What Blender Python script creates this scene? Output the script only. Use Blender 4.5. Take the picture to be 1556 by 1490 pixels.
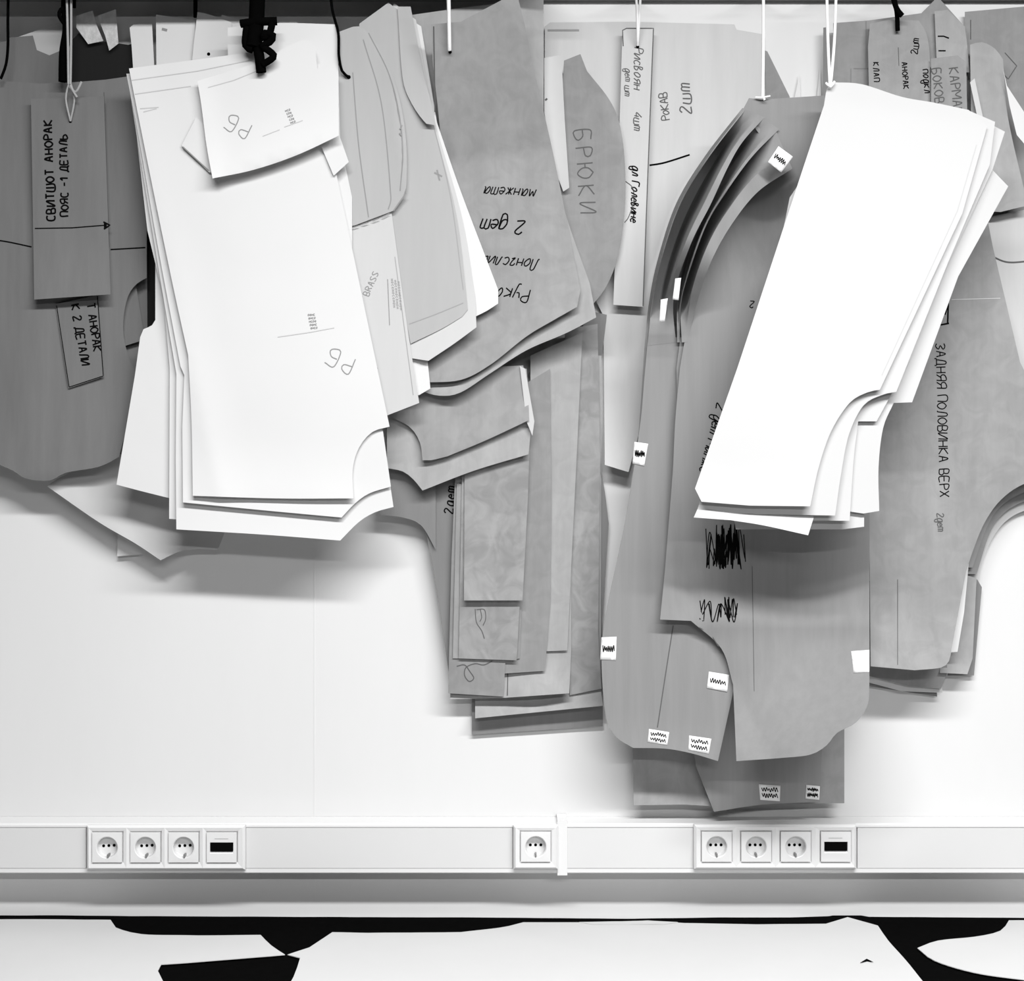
import bpy, bmesh, math, random
from mathutils import Vector, noise
from mathutils.geometry import delaunay_2d_cdt

random.seed(7)
C = bpy.context.scene.collection
SC = bpy.context.scene
for o in list(bpy.data.objects):
    bpy.data.objects.remove(o)

# ------------------------------------------------------------------ camera
W_PX, H_PX = 1556, 1490
CX, CY = 778.0, 745.0
DIST = 2.6                       # camera to wall, metres
PXM = 0.0012                     # metres per pixel on the wall plane
FPX = DIST / PXM
CAMZ = 1.668
cam_d = bpy.data.cameras.new('camera')
cam_d.sensor_fit = 'HORIZONTAL'
cam_d.sensor_width = 36.0
cam_d.lens = FPX / W_PX * 36.0
cam = bpy.data.objects.new('camera', cam_d)
C.objects.link(cam)
cam.location = (0, -DIST, CAMZ)
cam.rotation_euler = (math.pi / 2, 0, 0)
SC.camera = cam

# ------------------------------------------------------------------ world, lamps, exposure
world = bpy.data.worlds.new('world')
SC.world = world
world.use_nodes = True
bg = world.node_tree.nodes['Background']
bg.inputs[0].default_value = (1, 1, 1, 1)
bg.inputs[1].default_value = 0.015


def ceiling_lamp(x, y, z, lx, ly, power):
    l = bpy.data.lights.new('ceiling_lamp', 'AREA')
    l.shape = 'RECTANGLE'
    l.size, l.size_y = lx, ly
    l.energy = power
    o = bpy.data.objects.new('ceiling_lamp', l)
    C.objects.link(o)
    o.location = (x, y, z)
    return o


ceiling_lamp(0.55, -1.75, 3.15, 2.6, 0.16, 160)
ceiling_lamp(0.9, -4.6, 3.15, 3.0, 0.2, 164)

SC.view_settings.view_transform = 'Standard'
SC.view_settings.look = 'None'
SC.view_settings.gamma = 1.0
SC.view_settings.use_curve_mapping = False
SC.view_settings.exposure = 0.0


# ------------------------------------------------------------------ helpers
def unp(px, py, d):
    """point at distance d in front of the wall that the photo shows at px, py"""
    k = (DIST - d) / FPX
    return Vector(((px - CX) * k, -d, CAMZ - (py - CY) * k))


def unz(px, py, z):
    """point on the horizontal plane z"""
    k = (CAMZ - z) / (py - CY)
    return Vector(((px - CX) * k, -DIST + FPX * k, z))


def mat(name, v, var=0.06, scale=9.0, stretch=(1, 1, 1), bump=0.0, bscale=40.0, rough=0.85, alpha=1.0, spec=0.2, blotch=0.0):
    m = bpy.data.materials.new(name)
    m.use_nodes = True
    nt = m.node_tree
    b = nt.nodes['Principled BSDF']
    b.inputs['Roughness'].default_value = rough
    b.inputs['Specular IOR Level'].default_value = spec
    b.inputs['Alpha'].default_value = alpha
    tc = nt.nodes.new('ShaderNodeTexCoord')
    mp = nt.nodes.new('ShaderNodeMapping')
    mp.inputs['Scale'].default_value = stretch
    nt.links.new(tc.outputs['Object'], mp.inputs['Vector'])
    n1 = nt.nodes.new('ShaderNodeTexNoise')
    n1.inputs['Scale'].default_value = scale
    n1.inputs['Detail'].default_value = 6
    n1.inputs['Roughness'].default_value = 0.65
    nt.links.new(mp.outputs[0], n1.inputs['Vector'])
    r = nt.nodes.new('ShaderNodeMapRange')
    r.inputs['From Min'].default_value = 0.25
    r.inputs['From Max'].default_value = 0.75
    r.inputs['To Min'].default_value = v * (1 - var)
    r.inputs['To Max'].default_value = v * (1 + var)
    nt.links.new(n1.outputs['Fac'], r.inputs['Value'])
    last = r.outputs[0]
    if blotch:
        n3 = nt.nodes.new('ShaderNodeTexNoise')
        n3.inputs['Scale'].default_value = 26
        n3.inputs['Detail'].default_value = 3
        n3.inputs['Distortion'].default_value = 1.2
        nt.links.new(tc.outputs['Object'], n3.inputs['Vector'])
        r3 = nt.nodes.new('ShaderNodeMapRange')
        r3.inputs['From Min'].default_value = 0.35
        r3.inputs['From Max'].default_value = 0.65
        r3.inputs['To Min'].default_value = 1 - blotch
        r3.inputs['To Max'].default_value = 1 + blotch
        nt.links.new(n3.outputs['Fac'], r3.inputs['Value'])
        mm = nt.nodes.new('ShaderNodeMath')
        mm.operation = 'MULTIPLY'
        nt.links.new(last, mm.inputs[0])
        nt.links.new(r3.outputs[0], mm.inputs[1])
        last = mm.outputs[0]
    nt.links.new(last, b.inputs['Base Color'])
    if bump:
        n2 = nt.nodes.new('ShaderNodeTexNoise')
        n2.inputs['Scale'].default_value = bscale
        n2.inputs['Detail'].default_value = 4
        nt.links.new(mp.outputs[0], n2.inputs['Vector'])
        bp = nt.nodes.new('ShaderNodeBump')
        bp.inputs['Strength'].default_value = bump
        bp.inputs['Distance'].default_value = 0.004
        nt.links.new(n2.outputs['Fac'], bp.inputs['Height'])
        nt.links.new(bp.outputs[0], b.inputs['Normal'])
    return m


V = (3, 3, 0.35)
M_WALL = mat('painted_wall', 0.62, 0.02, 4, (1, 1, 0.3), 0.03, 60)
M_FLOOR = mat('floor_vinyl', 0.12, 0.1, 3)
M_WHITE = mat('white_paper', 0.6, 0.012, 5, (1, 1, 1), 0.10, 9)
M_WHITE2 = mat('bright_white_paper', 0.5, 0.008, 5, (1, 1, 1), 0.04, 8)
M_TRACE = mat('tracing_paper', 0.41, 0.05, 6, V, 0.10, 12, alpha=0.86)
M_TRACEW = mat('light_tracing_paper', 0.51, 0.03, 6, V, 0.10, 12, alpha=0.93)
M_KRAFTA = mat('brown_kraft_paper', 0.15, 0.12, 9, V, 0.10, 14)
M_KRAFT = mat('kraft_paper', 0.255, 0.10, 9, V, 0.20, 14, blotch=0.06)
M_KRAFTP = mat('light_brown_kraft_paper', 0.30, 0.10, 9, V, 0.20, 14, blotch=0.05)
M_KRAFTQ = mat('deep_kraft_paper', 0.225, 0.11, 9, V, 0.20, 14, blotch=0.06)
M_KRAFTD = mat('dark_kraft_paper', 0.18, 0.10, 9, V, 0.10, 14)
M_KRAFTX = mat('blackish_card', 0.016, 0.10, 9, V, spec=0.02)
M_KRAFTL = mat('pale_kraft_paper', 0.47, 0.06, 9, V, 0.10, 12)
M_KRAFTM = mat('mottled_kraft_paper', 0.25, 0.08, 12, (1, 1, 0.7), 0.60, 11, blotch=0.13)
M_BOARD = mat('pattern_board', 0.215, 0.07, 10, (6, 6, 0.25), 0.05, 10)
M_GREYP = mat('grey_paper', 0.45, 0.05, 7, (1, 1, 1), 0.1, 12)
M_TAPE = mat('clear_tape', 0.62, 0.25, 60, (1, 1, 1), 0.5, 60, rough=0.35, alpha=0.6, spec=0.5)
M_LABEL = mat('label_paper', 0.7, 0.02, 20)
M_INK = mat('black_ink', 0.004, 0.0, spec=0.0)
M_INKG = mat('grey_ink', 0.09, 0.0)
M_FAINTD = mat('faint_dark_print', 0.30, 0.0)
M_PENCIL = mat('pencil_line', 0.24, 0.0)
M_FAINT = mat('faint_print', 0.44, 0.0)
M_CORD = mat('black_cord', 0.002, 0.2, 80, rough=0.9, spec=0.0)
M_STRING = mat('white_string', 0.82, 0.05, 120)
M_STRINGG = mat('grey_string', 0.34, 0.08, 120)
M_PLASTIC = mat('white_plastic', 0.64, 0.01, 6, rough=0.4, spec=0.4)
M_PLASTICG = mat('trunking_plastic', 0.58, 0.012, 6, rough=0.45, spec=0.4)
M_DARK = mat('dark_hole', 0.003, 0.0, spec=0.0)
M_TBLACK = mat('black_fabric', 0.003, 0.15, 60, rough=0.95, spec=0.0)
M_TWHITE = mat('layout_paper', 0.53, 0.02, 5, (1, 1, 1), 0.08, 7)
M_METAL = mat('rail_metal', 0.18, 0.05, 20, rough=0.4)
M_WOOD = mat('shelf_board', 0.2, 0.1, 12, (1, 6, 6))


def parse(s):
    pts = []
    for t in s.split():
        sm = t[0] == '~'
        if sm:
            t = t[1:]
        x, y = t.split(',')
        pts.append((float(x), float(y), sm))
    return pts


def outline(pts, step, closed=True):
    """straight between corners, Catmull-Rom through points marked smooth"""
    n = len(pts)
    out = []
    rng = range(n) if closed else range(n - 1)
    for i in rng:
        p1, p2 = pts[i], pts[(i + 1) % n]
        p0 = pts[(i - 1) % n] if (closed or i > 0) else p1
        p3 = pts[(i + 2) % n] if (closed or i + 2 < n) else p2
        a = Vector((p1[0], p1[1]))
        b = Vector((p2[0], p2[1]))
        L = (b - a).length
        k = max(1, int(round(L / step)))
        m1 = (Vector((p2[0] - p0[0], p2[1] - p0[1])) * 0.5) if p1[2] else (b - a)
        m2 = (Vector((p3[0] - p1[0], p3[1] - p1[1])) * 0.5) if p2[2] else (b - a)
        if m1.length > L * 1.3:
            m1 *= L * 1.3 / m1.length
        if m2.length > L * 1.3:
            m2 *= L * 1.3 / m2.length
        cur = p1[2] or p2[2]
        for j in range(k):
            t = j / k
            if cur:
                t2, t3 = t * t, t * t * t
                q = a * (2 * t3 - 3 * t2 + 1) + m1 * (t3 - 2 * t2 + t) + b * (-2 * t3 + 3 * t2) + m2 * (t3 - t2)
            else:
                q = a + (b - a) * t
            out.append(q)
    if not closed:
        out.append(Vector((pts[-1][0], pts[-1][1])))
    return out


def pip(x, y, poly):
    c = False
    j = len(poly) - 1
    for i in range(len(poly)):
        a, b = poly[i], poly[j]
        if (a[1] > y) != (b[1] > y) and x < (b[0] - a[0]) * (y - a[1]) / (b[1] - a[1]) + a[0]:
            c = not c
        j = i
    return c


def wob(x, y):
    return noise.noise(Vector((x / 240.0, y / 330.0, 3.1))) * 0.0035


def depth_fn(d, terms=(), own=0.0, seed=0.0):
    def f(x, y):
        v = d + wob(x, y)
        for t in terms:
            k = t[0]
            if k == 'g':        # gradient per 1000 px about a point
                v += (x - t[1]) * t[3] / 1000.0 + (y - t[2]) * t[4] / 1000.0
            elif k == 'c':      # curl towards the room near a line
                x0, y0, x1, y1, w, am = t[1:7]
                L = math.hypot(x1 - x0, y1 - y0)
                s = abs((x - x0) * (y1 - y0) - (y - y0) * (x1 - x0)) / L
                if s < w:
                    v += am * (1 - s / w) ** 2
            elif k == 'k':      # crease: tilts towards the room above (+) or below (-) a slanted line
                yl = t[1] + (x - 740) * t[2]
                v += t[3] * max(0.0, (yl - y) / 1000.0) + t[4] * max(0.0, (y - yl) / 1000.0)
            elif k == 'b':      # soft bulge
                v += t[5] * math.exp(-((x - t[1]) / t[3]) ** 2 - ((y - t[2]) / t[4]) ** 2)
        if own:
            v += own * noise.noise(Vector((x / 70.0, y / 90.0, seed)))
        return v
    return f


def link(o, parent=None):
    C.objects.link(o)
    if parent is not None:
        o.parent = parent
    return o


def make_obj(name, verts, faces, m, parent=None, smooth=True, sharp=None, loc=None):
    """verts are world points; the object's origin is put at its own middle (or at its parent's)"""
    if parent is not None:
        org = Vector(parent.matrix_world.translation) if parent.parent is None else Vector(parent['_o'])
        org = Vector(parent['_o'])
    else:
        lo = Vector((min(v[i] for v in verts) for i in range(3)))
        hi = Vector((max(v[i] for v in verts) for i in range(3)))
        org = (lo + hi) / 2 if loc is None else Vector(loc)
    me = bpy.data.meshes.new(name)
    me.from_pydata([tuple(Vector(v) - org) for v in verts], [], faces)
    bm = bmesh.new()
    bm.from_mesh(me)
    if sharp:
        for e in bm.edges:
            if len(e.link_faces) == 2 and e.calc_face_angle(0) > sharp:
                e.smooth = False
    for f in bm.faces:
        f.smooth = smooth
    bm.to_mesh(me)
    bm.free()
    me.materials.append(m)
    o = bpy.data.objects.new(name, me)
    link(o, parent)
    if parent is None:
        o.location = org
    o['_o'] = tuple(org)
    return o


def tag(o, label, cat, group=None, kind=None):
    o['label'] = label
    o['category'] = cat
    if group:
        o['group'] = group
    if kind:
        o['kind'] = kind
    return o


def struct(o):
    o['kind'] = 'structure'
    return o


def sheet_mesh(poly, f, thick, step=11.0):
    ol = outline(parse(poly) if isinstance(poly, str) else poly, step * 0.8)
    vs = [Vector((p[0], p[1])) for p in ol]
    n = len(vs)
    es = [(i, (i + 1) % n) for i in range(n)]
    x0, x1 = min(p[0] for p in ol), max(p[0] for p in ol)
    y0, y1 = min(p[1] for p in ol), max(p[1] for p in ol)
    row = 0
    y = y0 + step * 0.6
    mind = (step * 0.55) ** 2
    while y < y1:
        x = x0 + step * (0.6 if row % 2 else 0.1)
        while x < x1:
            if pip(x, y, ol) and min((x - q[0]) ** 2 + (y - q[1]) ** 2 for q in ol) > mind:
                vs.append(Vector((x, y)))
            x += step
        y += step * 0.87
        row += 1
    r = delaunay_2d_cdt(vs, es, [], 1, 1e-4)
    P, F = r[0], [list(q) for q in r[2]]
    m = len(P)
    th = thick / 2
    verts = [unp(p[0], p[1], f(p[0], p[1]) + th) for p in P] + [unp(p[0], p[1], f(p[0], p[1]) - th) for p in P]
    faces = []
    cnt = {}
    for q in F:
        a, b, c = (P[i] for i in q)
        # wind so that the face looks at the camera (-y): px right, py down
        if (b[0] - a[0]) * (c[1] - a[1]) - (b[1] - a[1]) * (c[0] - a[0]) > 0:
            q = q[::-1]
        faces.append(tuple(q))
        faces.append(tuple(i + m for i in q[::-1]))
        for i in range(3):
            e = (q[i], q[(i + 1) % 3])
            cnt[e] = 1
    for (a, b) in list(cnt):
        if (b, a) not in cnt:
            faces.append((b, a, a + m, b + m))
    return verts, faces


SHEETS = {}


def S(key, poly, d, m, label, name='hanging_pattern_sheet', cat='paper pattern', terms=(), own=0.0006, thick=0.0006, step=11.0, extra=None, group=None):
    f = depth_fn(d, terms, own, len(SHEETS) * 1.7)
    v, fc = sheet_mesh(poly, f, thick, step)
    if extra:
        v2, f2 = extra(f)
        k = len(v)
        v = v + v2
        fc = fc + [tuple(i + k for i in q) for q in f2]
    o = make_obj(name, v, fc, m, sharp=math.radians(50))
    tag(o, label, cat, group)
    SHEETS[key] = (o, f, thick)
    return o


def ribbon(strokes, f, w, lift):
    verts, faces = [], []
    for s in strokes:
        n = len(s)
        if n < 2:
            continue
        base = len(verts)
        for i, p in enumerate(s):
            a = s[max(0, i - 1)]
            b = s[min(n - 1, i + 1)]
            t = Vector((b[0] - a[0], b[1] - a[1]))
            if t.length < 1e-6:
                t = Vector((1, 0))
            t.normalize()
            nx, ny = -t[1] * w / 2, t[0] * w / 2
            for sg in (1, -1):
                x, y = p[0] + nx * sg, p[1] + ny * sg
                verts.append(unp(x, y, f(x, y) + lift))
        for i in range(n - 1):
            q = base + 2 * i
            faces.append((q, q + 1, q + 3, q + 2))
    return verts, faces


def ink(key, strokes, w=1.6, m=None, name='handwriting', lift=0.0004, label=None, parent=None):
    o, f, th = SHEETS[key]
    ss = []
    for s in strokes:
        if isinstance(s, str):
            s = outline(parse(s), 3.0, False)
        ss.append(s)
    if name != 'handwriting' and not name.endswith('text') and len(ss) > 1:
        for q in ss:
            ink(key, [q], w, m, name, lift, label, parent)
        return None
    v, fc = ribbon(ss, f, w, th / 2 + lift)
    c = make_obj(name, v, fc, m or M_INK, parent or o)
    if label:
        c['label'] = label
    return c


GL = {
 'С': (6, "6d 4e 1d 09 15 44 65"), 'В': (6, "04 0e 4e 5c 49 09,49 67 54 04"), 'И': (6, "0e 04 6e 64"), 'Т': (6, "0e 6e,3e 34"),
 'Ш': (8, "0e 04 84 8e,4e 44"), 'О': (6, "3e 0b 07 34 67 6b 3e"), 'А': (6, "04 3e 64,18 58"), 'Н': (6, "04 0e,64 6e,09 69"),
 'Р': (5, "04 0e 5d 5a 09"), 'К': (6, "04 0e,6e 09 64"), 'П': (6, "04 0e 6e 64"), 'Я': (6, "64 6e 2e 0c 19 69,39 04"),
 'Д': (7, "02 04 74 72,14 3e 6e 64"), 'Е': (6, "6e 0e 04 64,09 59"), 'Л': (6, "04 14 3e 6e 64"), 'Ь': (6, "0e 04 44 66 49 09"),
 'Б': (6, "6e 0e 04 44 66 49 09"), 'Ю': (9, "04 0e,09 39,6e 3b 37 64 97 9b 6e"), 'З': (6, "0d 3e 6c 29 67 34 05"), 'Г': (6, "04 0e 6e"),
 'М': (8, "04 0e 48 8e 84"), '1': (3, "0b 3e 34"), '2': (6, "0c 2e 5d 5b 04 64"), '4': (6, "5e 07 67,5a 54"), '-': (5, "09 59"), '.': (1, "04 14"),
 'Х': (6, "0e 64,6e 04"), 'Ч': (6, "0e 09 59,6e 64"), 'Й': (6, "0e 04 6e 64,2f 4f"),
 'а': (6, "5a 2b 07 14 36 5b 55 64"), 'у': (5, "0b 17 37,5b 30 10"), 'к': (5, "0b 04,5b 08 54"), 'в': (5, "04 0e 3d 19 48 35 04"),
 'о': (5, "2b 08 14 35 58 4b 2b"), 'н': (5, "0b 04,5b 54,08 58"), 'г': (4, "09 1b 4b 37 14 45"), 'с': (5, "5a 2b 07 24 55"),
 'л': (5, "04 14 3b 5b 54"), 'и': (5, "0b 04 5b 54"), 'д': (5, "5b 2b 07 14 45 5b 50 20 05"), 'е': (5, "08 58 3b 07 24 55"),
 'т': (6, "04 0b 3b 34,3b 6b 64"), 'м': (6, "04 1b 36 5b 64"), 'ж': (6, "0b 64,6b 04,3b 34"), 'п': (5, "04 0b 5b 54"),
 'ш': (8, "0b 04 84 8b,4b 44"), 'р': (5, "00 0b 3b 58 35 05"), 'я': (5, "54 5b 2b 09 28 58,28 04"), 'ч': (5, "0b 08 48,5b 54"),
 'B': (6, "04 0e 4e 5c 49 09,49 67 54 04"), 'R': (6, "04 0e 5d 5a 09,29 64"), 'A': (6, "04 3e 64,18 58"), 'S': (6, "6d 3e 0c 39 66 34 05"),
 ' ': (4, ""),
}


def text(s, x, y, ang, h, sp=2.0, shear=0.0, jit=0.25, roundy=True):
    """strokes of hand lettering; x, y the start of the baseline in photo pixels, h the capital height"""
    u = h / 10.0
    ca, sa = math.cos(math.radians(ang)), math.sin(math.radians(ang))
    pen = 0.0
    out = []
    for ch in s:
        adv, g = GL.get(ch, GL['о'])
        dy = random.uniform(-jit, jit)
        rot = random.uniform(-jit, jit) * 0.08
        for st in g.split(','):
            pts = []
            for t in st.split():
                gx, gy = int(t[0], 16), int(t[1], 16) - 4
                gx, gy = gx + gy * (shear + rot) + random.uniform(-jit, jit) * 0.5, gy + dy
                lx, ly = (pen + gx) * u, -gy * u
                pts.append((x + lx * ca - ly * sa, y + lx * sa + ly * ca, roundy))
            if len(pts) > 1:
                pts[0] = (pts[0][0], pts[0][1], False)
                pts[-1] = (pts[-1][0], pts[-1][1], False)
                out.append(outline(pts, max(1.2, h / 8), False))
        pen += adv + sp
    return out


def scribble(x0, y0, x1, y1, n, seed, amp=0.5):
    r = random.Random(seed)
    pts = []
    for i in range(n):
        t = i / (n - 1)
        x = x0 + (x1 - x0) * (t + r.uniform(-0.12, 0.12))
        y = y0 + (y1 - y0) * (0.5 + (0.5 if i % 2 else -0.5) * r.uniform(0.5, 1.0))
        pts.append((x, y, True))
    return outline(pts, 2.0, False)


def sticker(key, poly, label, lines=2, lift=0.0007, f=None, seed=1, dark=True):
    """a small paper label stuck on a sheet, with its tiny handwriting as a sub-part"""
    o, f0, th = SHEETS[key]
    f = f or f0
    g = lambda x, y: f(x, y) + th / 2 + lift
    v, fc = sheet_mesh(poly, g, 0.0003, 5.0)
    c = make_obj('sticker', v, fc, M_LABEL, o)
    c['label'] = label
    if lines:
        P = parse(poly)
        a, b, cc, d_ = [Vector((p[0], p[1])) for p in P[:4]]
        st = []
        r = random.Random(seed)
        for i in range(lines):
            t = (i + 0.8) / (lines + 0.6)
            l0 = a.lerp(d_, t)
            l1 = b.lerp(cc, t)
            n = 14
            pts = []
            for j in range(n):
                q = l0.lerp(l1, 0.12 + 0.76 * j / (n - 1))
                w = (d_ - a) * (0.17 * (1 if j % 2 else -1) * r.uniform(0.4, 1.0))
                q = q + w
                pts.append((q[0], q[1], True))
            st.append(outline(pts, 1.5, False))
        v, fc = ribbon(st, g, 1.3, 0.0005)
        make_obj('handwriting', v, fc, M_INK, c)
    return c


def hole(key, x, y, r=3.0):
    o, f, th = SHEETS[key]
    pts = [(x + r * math.cos(a * math.pi / 6), y + r * math.sin(a * math.pi / 6)) for a in range(12)]
    v = [unp(p[0], p[1], f(x, y) + th / 2 + 0.0006) for p in pts]
    return make_obj('punched_hole', v, [tuple(range(11, -1, -1))], M_DARK, o)


def tube_verts(path, r, seg=8, flat=1.0):
    """path of world points; returns verts, faces of a closed tube"""
    n = len(path)
    verts, faces = [], []
    for i, p in enumerate(path):
        t = (path[min(n - 1, i + 1)] - path[max(0, i - 1)])
        if t.length < 1e-9:
            t = Vector((0, 0, 1))
        t.normalize()
        up = Vector((0, 1, 0)) if abs(t.y) < 0.9 else Vector((1, 0, 0))
        a = t.cross(up).normalized()
        b = a.cross(t).normalized()
        rr = r[i] if isinstance(r, (list, tuple)) else r
        for k in range(seg):
            an = 2 * math.pi * k / seg
            verts.append(p + a * (rr * math.cos(an)) + b * (rr * flat * math.sin(an)))
    for i in range(n - 1):
        for k in range(seg):
            k2 = (k + 1) % seg
            faces.append((i * seg + k, i * seg + k2, (i + 1) * seg + k2, (i + 1) * seg + k))
    faces.append(tuple(range(seg - 1, -1, -1)))
    faces.append(tuple((n - 1) * seg + k for k in range(seg)))
    return verts, faces


def cord(name, runs, m, label, cat='string', parent=None, flat=1.0):
    """runs: list of (points 'x,y,d ...' smooth, radius in metres)"""
    V_, F_ = [], []
    for pts, r in runs:
        P = [tuple(float(q) for q in t.split(',')) for t in pts.split()]
        xy = [(p[0], p[1], 0 < i < len(P) - 1) for i, p in enumerate(P)]
        path = []
        # sample xy as a smooth curve and depth linearly along it
        for i in range(len(P) - 1):
            seg = outline([xy[max(0, i - 1)], xy[i], xy[i + 1], xy[min(len(P) - 1, i + 2)]], 5.0, False)
            a = Vector((P[i][0], P[i][1]))
            b = Vector((P[i + 1][0], P[i + 1][1]))
            # keep the middle span only
            sub = outline_span(xy, i, 5.0)
            for j, q in enumerate(sub):
                t = j / len(sub)
                path.append(unp(q[0], q[1], P[i][2] + (P[i + 1][2] - P[i][2]) * t))
        path.append(unp(P[-1][0], P[-1][1], P[-1][2]))
        v, fc = tube_verts(path, r, 8, flat)
        k = len(V_)
        V_ += v
        F_ += [tuple(i + k for i in q) for q in fc]
    o = make_obj(name, V_, F_, m, parent, sharp=math.radians(60))
    if parent is None:
        tag(o, label, cat)
    return o


def outline_span(pts, i, step):
    n = len(pts)
    p1, p2 = pts[i], pts[i + 1]
    p0 = pts[i - 1] if i > 0 else p1
    p3 = pts[i + 2] if i + 2 < n else p2
    a, b = Vector(p1[:2]), Vector(p2[:2])
    m1 = Vector((p2[0] - p0[0], p2[1] - p0[1])) * 0.5
    m2 = Vector((p3[0] - p1[0], p3[1] - p1[1])) * 0.5
    k = max(2, int((b - a).length / step))
    out = []
    for j in range(k):
        t = j / k
        t2, t3 = t * t, t * t * t
        out.append(a * (2 * t3 - 3 * t2 + 1) + m1 * (t3 - 2 * t2 + t) + b * (-2 * t3 + 3 * t2) + m2 * (t3 - t2))
    return out


def box_vf(x0, x1, y0, y1, z0, z1):
    v = [Vector((x, y, z)) for x in (x0, x1) for y in (y0, y1) for z in (z0, z1)]
    f = [(0, 1, 3, 2), (4, 6, 7, 5), (0, 4, 5, 1), (2, 3, 7, 6), (0, 2, 6, 4), (1, 5, 7, 3)]
    return v, f


def bevel_obj(o, w, seg=2):
    bm = bmesh.new()
    bm.from_mesh(o.data)
    bmesh.ops.recalc_face_normals(bm, faces=bm.faces)
    bmesh.ops.bevel(bm, geom=list(bm.edges), offset=w, segments=seg, affect='EDGES', profile=0.6)
    for f in bm.faces:
        f.smooth = False
    bm.to_mesh(o.data)
    bm.free()
    return o


def box(name, x0, x1, y0, y1, z0, z1, m, parent=None, bev=0.0):
    v, f = box_vf(x0, x1, y0, y1, z0, z1)
    o = make_obj(name, v, f, m, parent, smooth=False)
    if bev:
        bevel_obj(o, bev)
    return o


def empty(name, loc, label, cat, group=None):
    e = bpy.data.objects.new(name, None)
    C.objects.link(e)
    e.location = loc
    e['_o'] = tuple(loc)
    return tag(e, label, cat, group)


# ------------------------------------------------------------------ room shell
struct(box('wall_back', -3.5, 3.5, 0.0, 0.12, 0.0, 3.2, M_WALL))
struct(box('floor', -3.5, 3.5, -6.5, 0.12, -0.1, 0.0, M_FLOOR))
x = unp(478, 0, 0).x
struct(box('trim_1', x - 0.0012, x + 0.0012, -0.0006, 0.0, 0.92, 3.0, M_WALL))

# shelf board just above the picture: everything hangs from the rail below its edge
zs = CAMZ + 742 * PXM
sh = empty('mounted_shelf', (0, 0, zs), 'dark wall-mounted shelf board running along above the hanging patterns', 'shelf')
box('shelf_board', -2.4, 0.055, -0.20, 0.0, zs, zs + 0.022, M_WOOD, sh, 0.002)
box('shelf_ledge', 0.056, 2.4, -0.015, 0.0, zs, zs + 0.022, M_WOOD, sh, 0.002)
for hx in (970, 1160, 1264.5, 1361):
    hw = unp(hx, 0, 0.10).x
    rv, rf = tube_verts([Vector((hw, -0.0005, zs + 0.006)), Vector((hw, -0.108, zs + 0.006)), Vector((hw, -0.114, zs + 0.016))], 0.003, 10)
    make_obj('hook', rv, rf, M_METAL, sh, sharp=0.9)

# ------------------------------------------------------------------ table under the trunking
TZ = CAMZ - (1388 - CY) * PXM
tb = empty('cutting_table', (0, -0.5, 0), 'long cutting table pushed against the wall under the trunking', 'table')
box('tabletop', -1.7, 1.7, -0.95, -0.004, TZ - 0.03, TZ - 0.006, M_TWHITE, tb, 0.002)
for lx in (-1.6, 1.6):
    for ly in (-0.88, -0.07):
        box('leg', lx - 0.025, lx + 0.025, ly - 0.025, ly + 0.025, 0.0, TZ - 0.03, M_METAL, tb, 0.002)


def flat_sheet(name, poly, z, thick, m, label, cat, own=0.0008, rise=None, step=16.0):
    """a sheet lying on the table"""
    ol = outline(parse(poly), step * 0.8)
    P3 = [unz(p[0], p[1], z) for p in ol]
    q2 = [(p.x * 1000, p.y * 1000) for p in P3]
    vs = [Vector(q) for q in q2]
    n = len(vs)
    es = [(i, (i + 1) % n) for i in range(n)]
    xs = [q[0] for q in q2]
    ys = [q[1] for q in q2]
    st = 20.0
    y = min(ys) + st * 0.5
    while y < max(ys):
        x = min(xs) + st * 0.5
        while x < max(xs):
            if pip(x, y, q2) and min((x - a) ** 2 + (y - b) ** 2 for a, b in q2) > (st * 0.5) ** 2:
                vs.append(Vector((x, y)))
            x += st
        y += st
    r = delaunay_2d_cdt(vs, es, [], 1, 1e-4)
    P, F = r[0], r[2]
    m_ = len(P)
    zz = []
    for p in P:
        v = z + abs(own * noise.noise(Vector((p[0] / 90, p[1] / 90, z * 900))))
        if rise:
            v += rise(p[0] / 1000, p[1] / 1000)
        zz.append(v)
    verts = [Vector((p[0] / 1000, p[1] / 1000, h + thick)) for p, h in zip(P, zz)] + [Vector((p[0] / 1000, p[1] / 1000, h)) for p, h in zip(P, zz)]
    faces, cnt = [], {}
    for q in F:
        a, b, c = (P[i] for i in q)
        q = list(q)
        if (b[0] - a[0]) * (c[1] - a[1]) - (b[1] - a[1]) * (c[0] - a[0]) < 0:
            q = q[::-1]
        faces.append(tuple(q))
        faces.append(tuple(i + m_ for i in q[::-1]))
        for i in range(3):
            cnt[(q[i], q[(i + 1) % 3])] = 1
    for (a, b) in list(cnt):
        if (b, a) not in cnt:
            faces.append((b, a, a + m_, b + m_))
    o = make_obj(name, verts, faces, m, sharp=math.radians(50))
    return tag(o, label, cat)


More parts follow.
